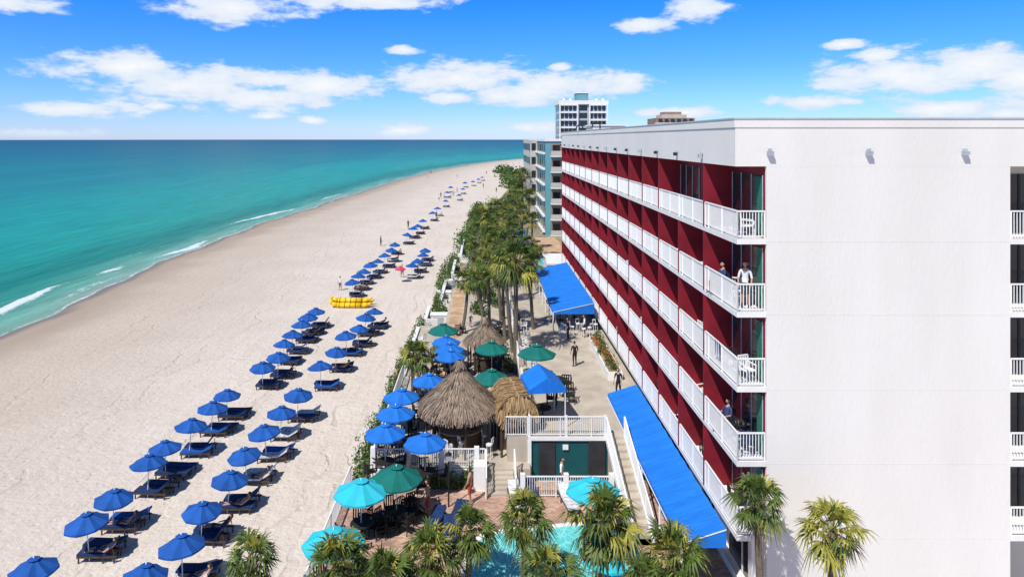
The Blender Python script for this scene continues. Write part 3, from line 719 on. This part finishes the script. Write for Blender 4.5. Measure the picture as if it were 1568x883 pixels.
# ------------------------------------------------------------------ people
skin=mat('skin',(0.45,0.26,0.18),0.6,0.05,5); M['skin']=skin
for k,c_ in (('shirtw',(0.72,0.72,0.71)),('shirtb',(0.03,0.06,0.15)),('shirtr',(0.5,0.05,0.05)),('shorts',(0.05,0.06,0.08)),('shortsr',(0.45,0.06,0.04)),('hair',(0.04,0.025,0.015)),('shoe',(0.1,0.09,0.08)),('eye',(0.01,0.01,0.01)),('cloth_black',(0.015,0.015,0.018))):
    M[k]=mat(k,c_,0.8,0.1,5)
def person_mesh(pose,shirt,pants,bare=False,longp=False):
    J={}
    def add(n,p,r,par=None,lab=None):
        J[n]=(Vector(p),r,par,lab)
    if pose=='stand': pz=.95
    elif pose=='sit': pz=.52
    else: pz=.45
    lie=pose=='lie'
    def tr(y,z):
        if lie:
            a=math.radians(55); dy=y; dz=z-pz; return (dy*math.cos(a)-dz*math.sin(a), pz+dy*math.sin(a)+dz*math.cos(a))
        if pose=='sit': 
            a=math.radians(12); dy=y; dz=z-pz; return (dy*math.cos(a)-dz*math.sin(a), pz+dy*math.sin(a)+dz*math.cos(a))
        return (y,z)
    def T(x,y,z):
        q=tr(y,z); return (x,q[0],q[1])
    add('pelvis',(0,0,pz),.13)
    add('spine',T(0,0,pz+.2),.12,'pelvis','torso'); add('chest',T(0,.01,pz+.4),.14,'spine','torso'); add('neck',T(0,0,pz+.55),.06,'chest','neck'); add('hb',T(0,.02,pz+.63),.06,'neck','neck')
    for s,n in ((-1,'l'),(1,'r')):
        add('sh'+n,T(s*.18,0,pz+.47),.065,'chest','torso')
        if pose=='stand': el=(s*.25,.02,pz+.19); wr=(s*.24,.16,pz-.03)
        elif pose=='sit': el=T(s*.27,.05,pz+.2); wr=(s*.22,.28,pz+.18)
        else: el=T(s*.3,.0,pz+.2); wr=T(s*.2,.12,pz+.02)
        add('el'+n,el,.045,'sh'+n,'upperarm'); add('wr'+n,wr,.028,'el'+n,'forearm')
        d=(Vector(wr)-Vector(el)).normalized(); sd=Vector((0,1,0)) if abs(d.y)<.8 else Vector((1,0,0)); sd=(sd-d*sd.dot(d)).normalized(); dn=d.cross(sd)*s
        add('pa'+n,Vector(wr)+d*.07,.03,'wr'+n,'hand')
        for f,(o,l) in enumerate(((-.03,.07),(-.01,.08),(.011,.075),(.03,.06))):
            add('f%d'%f+n,Vector(wr)+d*.10+sd*o,.01,'pa'+n,'hand'); add('g%d'%f+n,Vector(wr)+d*(.10+l*.5)+sd*o*1.1,.009,'f%d'%f+n,'hand'); add('h%d'%f+n,Vector(wr)+d*(.10+l*.9)+sd*o*1.1+dn*.02,.008,'g%d'%f+n,'hand')
        add('t1'+n,Vector(wr)+d*.05-sd*.045,.011,'pa'+n,'hand'); add('t2'+n,Vector(wr)+d*.09-sd*.06,.009,'t1'+n,'hand')
        add('hi'+n,(s*.09,0,pz-.04),.1,'pelvis','thigh')
        if pose=='stand': kn=(s*.11,.04*s+.03,.5); an=(s*.12,-.02+.05*s,.09); to=(s*.14,.15+.05*s,.04)
        elif pose=='sit': kn=(s*.13,.44,.53); an=(s*.13,.42,.1); to=(s*.14,.6,.05)
        else: kn=(s*.1,.42,.5); an=(s*.1,.84,.42); to=(s*.11,.88,.54)
        add('kn'+n,kn,.06,'hi'+n,'thigh'); add('cf'+n,Vector(kn).lerp(Vector(an),.3)+Vector((0,-.01,0)),.055,'kn'+n,'calf'); add('an'+n,an,.038,'cf'+n,'calf'); add('to'+n,to,.035,'an'+n,'foot')
    names=list(J); idx={n:i for i,n in enumerate(names)}
    me=bpy.data.meshes.new('tmp'); me.from_pydata([J[n][0] for n in names],[(idx[n],idx[J[n][2]]) for n in names if J[n][2]],[])
    o=bpy.data.objects.new('tmp',me); sc.collection.objects.link(o)
    md=o.modifiers.new('s','SKIN'); 
    for i,n in enumerate(names):
        sv=me.skin_vertices[0].data[i]; r=J[n][1]; sv.radius=(r,r*(.72 if n in('chest','spine','pelvis') else 1)); sv.use_root=(n=='pelvis')
    sb=o.modifiers.new('u','SUBSURF'); sb.levels=1; sb.render_levels=1
    bpy.context.view_layer.update()
    dg=bpy.context.evaluated_depsgraph_get(); m2=bpy.data.meshes.new_from_object(o.evaluated_get(dg)); bpy.data.objects.remove(o)
    mb=MB(); segs=[(J[J[n][2]][0],J[n][0],J[n][3]) for n in names if J[n][2]]
    cm={'torso':shirt,'neck':'skin','upperarm':'skin' if bare else shirt,'forearm':'skin','hand':'skin','thigh':pants,'calf':pants if longp else 'skin','foot':'shoe'}
    mb.v=[tuple(v.co) for v in m2.vertices]
    for p in m2.polygons:
        c_=p.center; best=None;bd=9
        for a,b_,l in segs:
            ab=b_-a; t=max(0,min(1,(c_-a).dot(ab)/max(1e-9,ab.length_squared))); d=(c_-(a+ab*t)).length
            if d<bd: bd=d;best=l
        mb.f.append(tuple(p.vertices)); mb.m.append(mb.mi(cm[best]))
    hc=J['hb'][0]+Vector((0,.02,.10))
    nu,nv=14,10
    for i in range(nv+1):
        ph=math.pi*i/nv
        for j in range(nu):
            th=2*math.pi*j/nu; x=math.sin(ph)*math.cos(th); yv=math.sin(ph)*math.sin(th); z=math.cos(ph)
            w=.078*(1-.25*max(0,-z)); yy=.098*yv
            if yv>.9 and abs(z+.15)<.2: yy+=.022
            mb.v.append(tuple(hc+Vector((x*w,yy,z*.12))))
    base=len(mb.v)-(nv+1)*nu
    for i in range(nv):
        for j in range(nu):
            j2=(j+1)%nu; th=2*math.pi*(j+.5)/nu; ph=math.pi*(i+.5)/nv; z=math.cos(ph); yv=math.sin(ph)*math.sin(th)
            mb.f.append((base+i*nu+j,base+(i+1)*nu+j,base+(i+1)*nu+j2,base+i*nu+j2)); mb.m.append(mb.mi('hair' if (z>.55 or (yv<-.1 and z>-.5)) else 'skin'))
    for s in (-1,1):
        mb.cyl(hc+Vector((s*.03,.085,.01)),hc+Vector((s*.03,.098,.01)),.01,.008,6,'eye'); mb.cyl(hc+Vector((s*.07,0,0)),hc+Vector((s*.09,-.01,.0)),.03,.02,8,'skin')
    mb.cyl(hc+Vector((-.025,.088,-.06)),hc+Vector((.025,.088,-.06)),.006,.006,6,'shirtr')
    me=mb.mesh('person'); me.polygons.foreach_set('use_smooth',[True]*len(me.polygons)); return me
PM=person_mesh('stand','shirtw','shorts'); PD=person_mesh('stand','cloth_black','cloth_black',longp=True); PR=person_mesh('stand','skin','shortsr',bare=True)
SI=person_mesh('sit','shirtb','shorts'); LI=person_mesh('lie','skin','shorts',bare=True); SW=person_mesh('sit','shirtr','shorts')
inst('person',PM,(10.25,26.7,FL[3]),math.radians(150)); 
inst('person',SI,(10.1,29.0,FL[3]),math.radians(100)); inst('balcony_chair',CB,(10.1,29.0,FL[3]),math.radians(-80))
inst('person',SI,(10.2,28.6,FL[1]),math.radians(110)); inst('balcony_chair',CB,(10.2,28.6,FL[1]),math.radians(-70))
inst('person',PD,(*P(947,606,TZ),TZ),2.5)
for i,z in enumerate(FL):
    inst('balcony_chair',CB if i in(0,1) else CW,(10.3,26.6 if i!=3 else 27.6,z),U(0,6)); inst('balcony_chair',CH,(10.3,27.9,z),U(1,3)); inst('balcony_table',TB,(10.35,27.2,z),0,.6)
    for n in range(1,9): inst('balcony_chair',random.choice((CW,CH)),(10.35,Y0+n*BAY+U(.8,2.6),z),U(0,6))
mb=MB()
for i in range(5): mb.poly([(-.3+i*.12,0,0),(-.18+i*.12,0,0),(-.18+i*.12,.03*(i%2),-.7),(-.3+i*.12,.03*((i+1)%2),-.7)],'towel' if i%2 else 'shirtb')
mb.obj('beach_towel',(9.6,28.0,FL[2]+1.1),math.radians(-90))
for (x,y) in sets[:44]:
    if R()<.35: inst('person',LI,(x+.6,y+.45+random.choice((-.36,.36)),-.03),math.radians(90))
for px,py in ((640,420),(606,592),(655,268),(660,262),(700,268),(745,262),(775,248),(785,247),(690,300),(680,300),(760,290),(795,246),(803,245),(768,250),(625,345),(700,290),(675,298),(740,283),(672,303),(694,296),(583,372),(616,420),(668,330),(521,440)):
    inst('person',random.choice((PM,PR,PD)),(*P(px,py+4,0),0),U(0,6))
for px,py in ((600,690),(740,655),(720,668),(690,680),(665,690),(760,640),(715,648),(628,672),(700,560),(720,500),(770,560)):
    x,y=P(px,py,1.0); inst('person',random.choice((PM,PD,PR)),(x,y,1.0),U(0,6))
for px,py in ((880,560),(895,515),(870,520)):
    x,y=P(px,py,TZ); inst('person',random.choice((PM,PD)),(x,y,TZ),U(0,6))
for px,py in ((720,770),(655,790),(860,752)):
    x,y=P(px,py,.35); inst('person',random.choice((PR,PM)),(x,y,.35),U(0,6))

# ------------------------------------------------------------------ sky + sun
sd=Vector((-0.60,-0.80,0)).normalized()*math.cos(math.radians(53)); sd.z=math.sin(math.radians(53))
li=bpy.data.lights.new('sun','SUN'); li.energy=5.0; li.angle=math.radians(.53); li.color=(1,.955,.885)
lo=bpy.data.objects.new('sun',li); lo.rotation_euler=sd.to_track_quat('Z','Y').to_euler(); lo.location=(0,0,60); sc.collection.objects.link(lo)
w=bpy.data.worlds.new('World'); sc.world=w; w.use_nodes=True; nt=w.node_tree; N=nt.nodes; L=nt.links
bg=N['Background']; sky=N.new('ShaderNodeTexSky'); sky.sky_type='NISHITA'; sky.sun_disc=False; sky.sun_elevation=math.radians(53); sky.sun_rotation=math.atan2(sd.x,sd.y)%(2*math.pi)
sky.air_density=1.0; sky.dust_density=.3; sky.ozone_density=3.0
tc=N.new('ShaderNodeTexCoord'); sp=N.new('ShaderNodeSeparateXYZ'); L.new(tc.outputs['Generated'],sp.inputs[0])
az=mth('ARCTAN2',sp.outputs[0],sp.outputs[1]); el=mth('ARCSINE',sp.outputs[2])
cb=N.new('ShaderNodeCombineXYZ'); L.new(az,cb.inputs[0]); L.new(el,cb.inputs[1]); V=cb.outputs[0]
CL=[(180,102,90,17),(290,130,115,24),(400,150,95,14),(130,166,75,11),(500,128,80,17),(420,122,70,11),(700,118,95,20),(790,145,65,15),(870,130,90,16),(965,125,30,13),(690,149,32,8),(350,10,85,20),(560,0,110,10),(20,4,65,12),(1070,12,38,14),(992,40,34,9),(620,77,22,6),(1390,115,110,31),(1480,102,80,25),(1565,122,60,34),(1240,155,50,10),(1450,166,60,12),(1290,68,26,6),(1345,86,38,9),(615,200,34,9),(60,207,75,8),(830,195,48,9),(1040,172,55,7),(410,178,22,5),(855,102,16,5),(480,183,18,5),(1540,175,50,7),(245,162,20,5),(1300,155,22,5)]
F_=None
for px,py,dx,dy in CL:
    u=(px-VX)/F; v=(VY-py)/F; a=math.atan2(u,1); e_=math.atan2(v,math.hypot(1,u)); ra=dx*1.2/F/(1+u*u); re=dy*1.25/F/math.hypot(1,u)
    s1=N.new('ShaderNodeVectorMath'); s1.operation='SUBTRACT'; L.new(V,s1.inputs[0]); s1.inputs[1].default_value=(a,e_,0)
    s2=N.new('ShaderNodeVectorMath'); s2.operation='MULTIPLY'; L.new(s1.outputs[0],s2.inputs[0]); s2.inputs[1].default_value=(1/ra,1/re,0)
    s3=N.new('ShaderNodeVectorMath'); s3.operation='LENGTH'; L.new(s2.outputs[0],s3.inputs[0])
    q=mth('SUBTRACT',1.0,s3.outputs['Value'])
    F_=q if F_ is None else mth('MAXIMUM',F_,q)
F_=mth('MAXIMUM',F_,-1.5)
cn=nz(1.0,mpn(V,(18,46,1)),8,.62); cn2=nz(1.0,mpn(V,(5,14,1)),3,.5)
fld=mth('ADD',F_,mth('MULTIPLY',mth('SUBTRACT',cn,.5),2.9)); fld=mth('ADD',fld,mth('MULTIPLY',mth('SUBTRACT',cn2,.5),.8))
gen=mr_(cn2,.58,.72,0,1,True)
outside=mth('GREATER_THAN',mth('ABSOLUTE',az),1.0)
al=mr_(fld,-.3,.4,0,1,True); al=mth('MAXIMUM',al,mth('MULTIPLY',gen,outside))
al=mth('MULTIPLY',al,mr_(el,0,.012))
er=N.new('ShaderNodeValToRGB'); L.new(mr_(el,0,.6),er.inputs[0]); e=er.color_ramp.elements
e[0].position=0; e[0].color=(.40,.50,.84,1); e[1].position=1; e[1].color=(.16,.21,.28,1)
for ps,cc in ((.06,(.26,.41,.74)),(.17,(.14,.34,.68)),(.32,(.055,.30,.70)),(.42,(.07,.24,.54))):
    x=e.new(ps); x.color=(*cc,1)
t3=N.new('ShaderNodeVectorMath'); t3.operation='MULTIPLY'; L.new(sky.outputs[0],t3.inputs[0]); L.new(er.outputs[0],t3.inputs[1])
t4=N.new('ShaderNodeVectorMath'); t4.operation='SCALE'; L.new(t3.outputs[0],t4.inputs[0]); t4.inputs['Scale'].default_value=2.6
shade=mixc(mr_(fld,-.1,1.3),(6.8,7.9,9.4),(9.8,9.9,10.0))
fin=mixc(mth('MULTIPLY',al,.97),t4.outputs[0],shade)
L.new(fin,bg.inputs['Color']); bg.inputs['Strength'].default_value=.1

cam=bpy.data.cameras.new('camera'); co=bpy.data.objects.new('camera',cam); co.location=(0,0,H); co.rotation_euler=(math.radians(90),0,0); sc.collection.objects.link(co)
cam.sensor_width=36; cam.lens=36*F/1568; cam.shift_x=(784-VX)/1568; cam.shift_y=-(441-VY)/1568; cam.clip_end=40000; cam.clip_start=.1
sc.camera=co
sc.view_settings.view_transform='Standard'; sc.view_settings.look='None'; sc.view_settings.exposure=0
print('objs',len(bpy.data.objects))
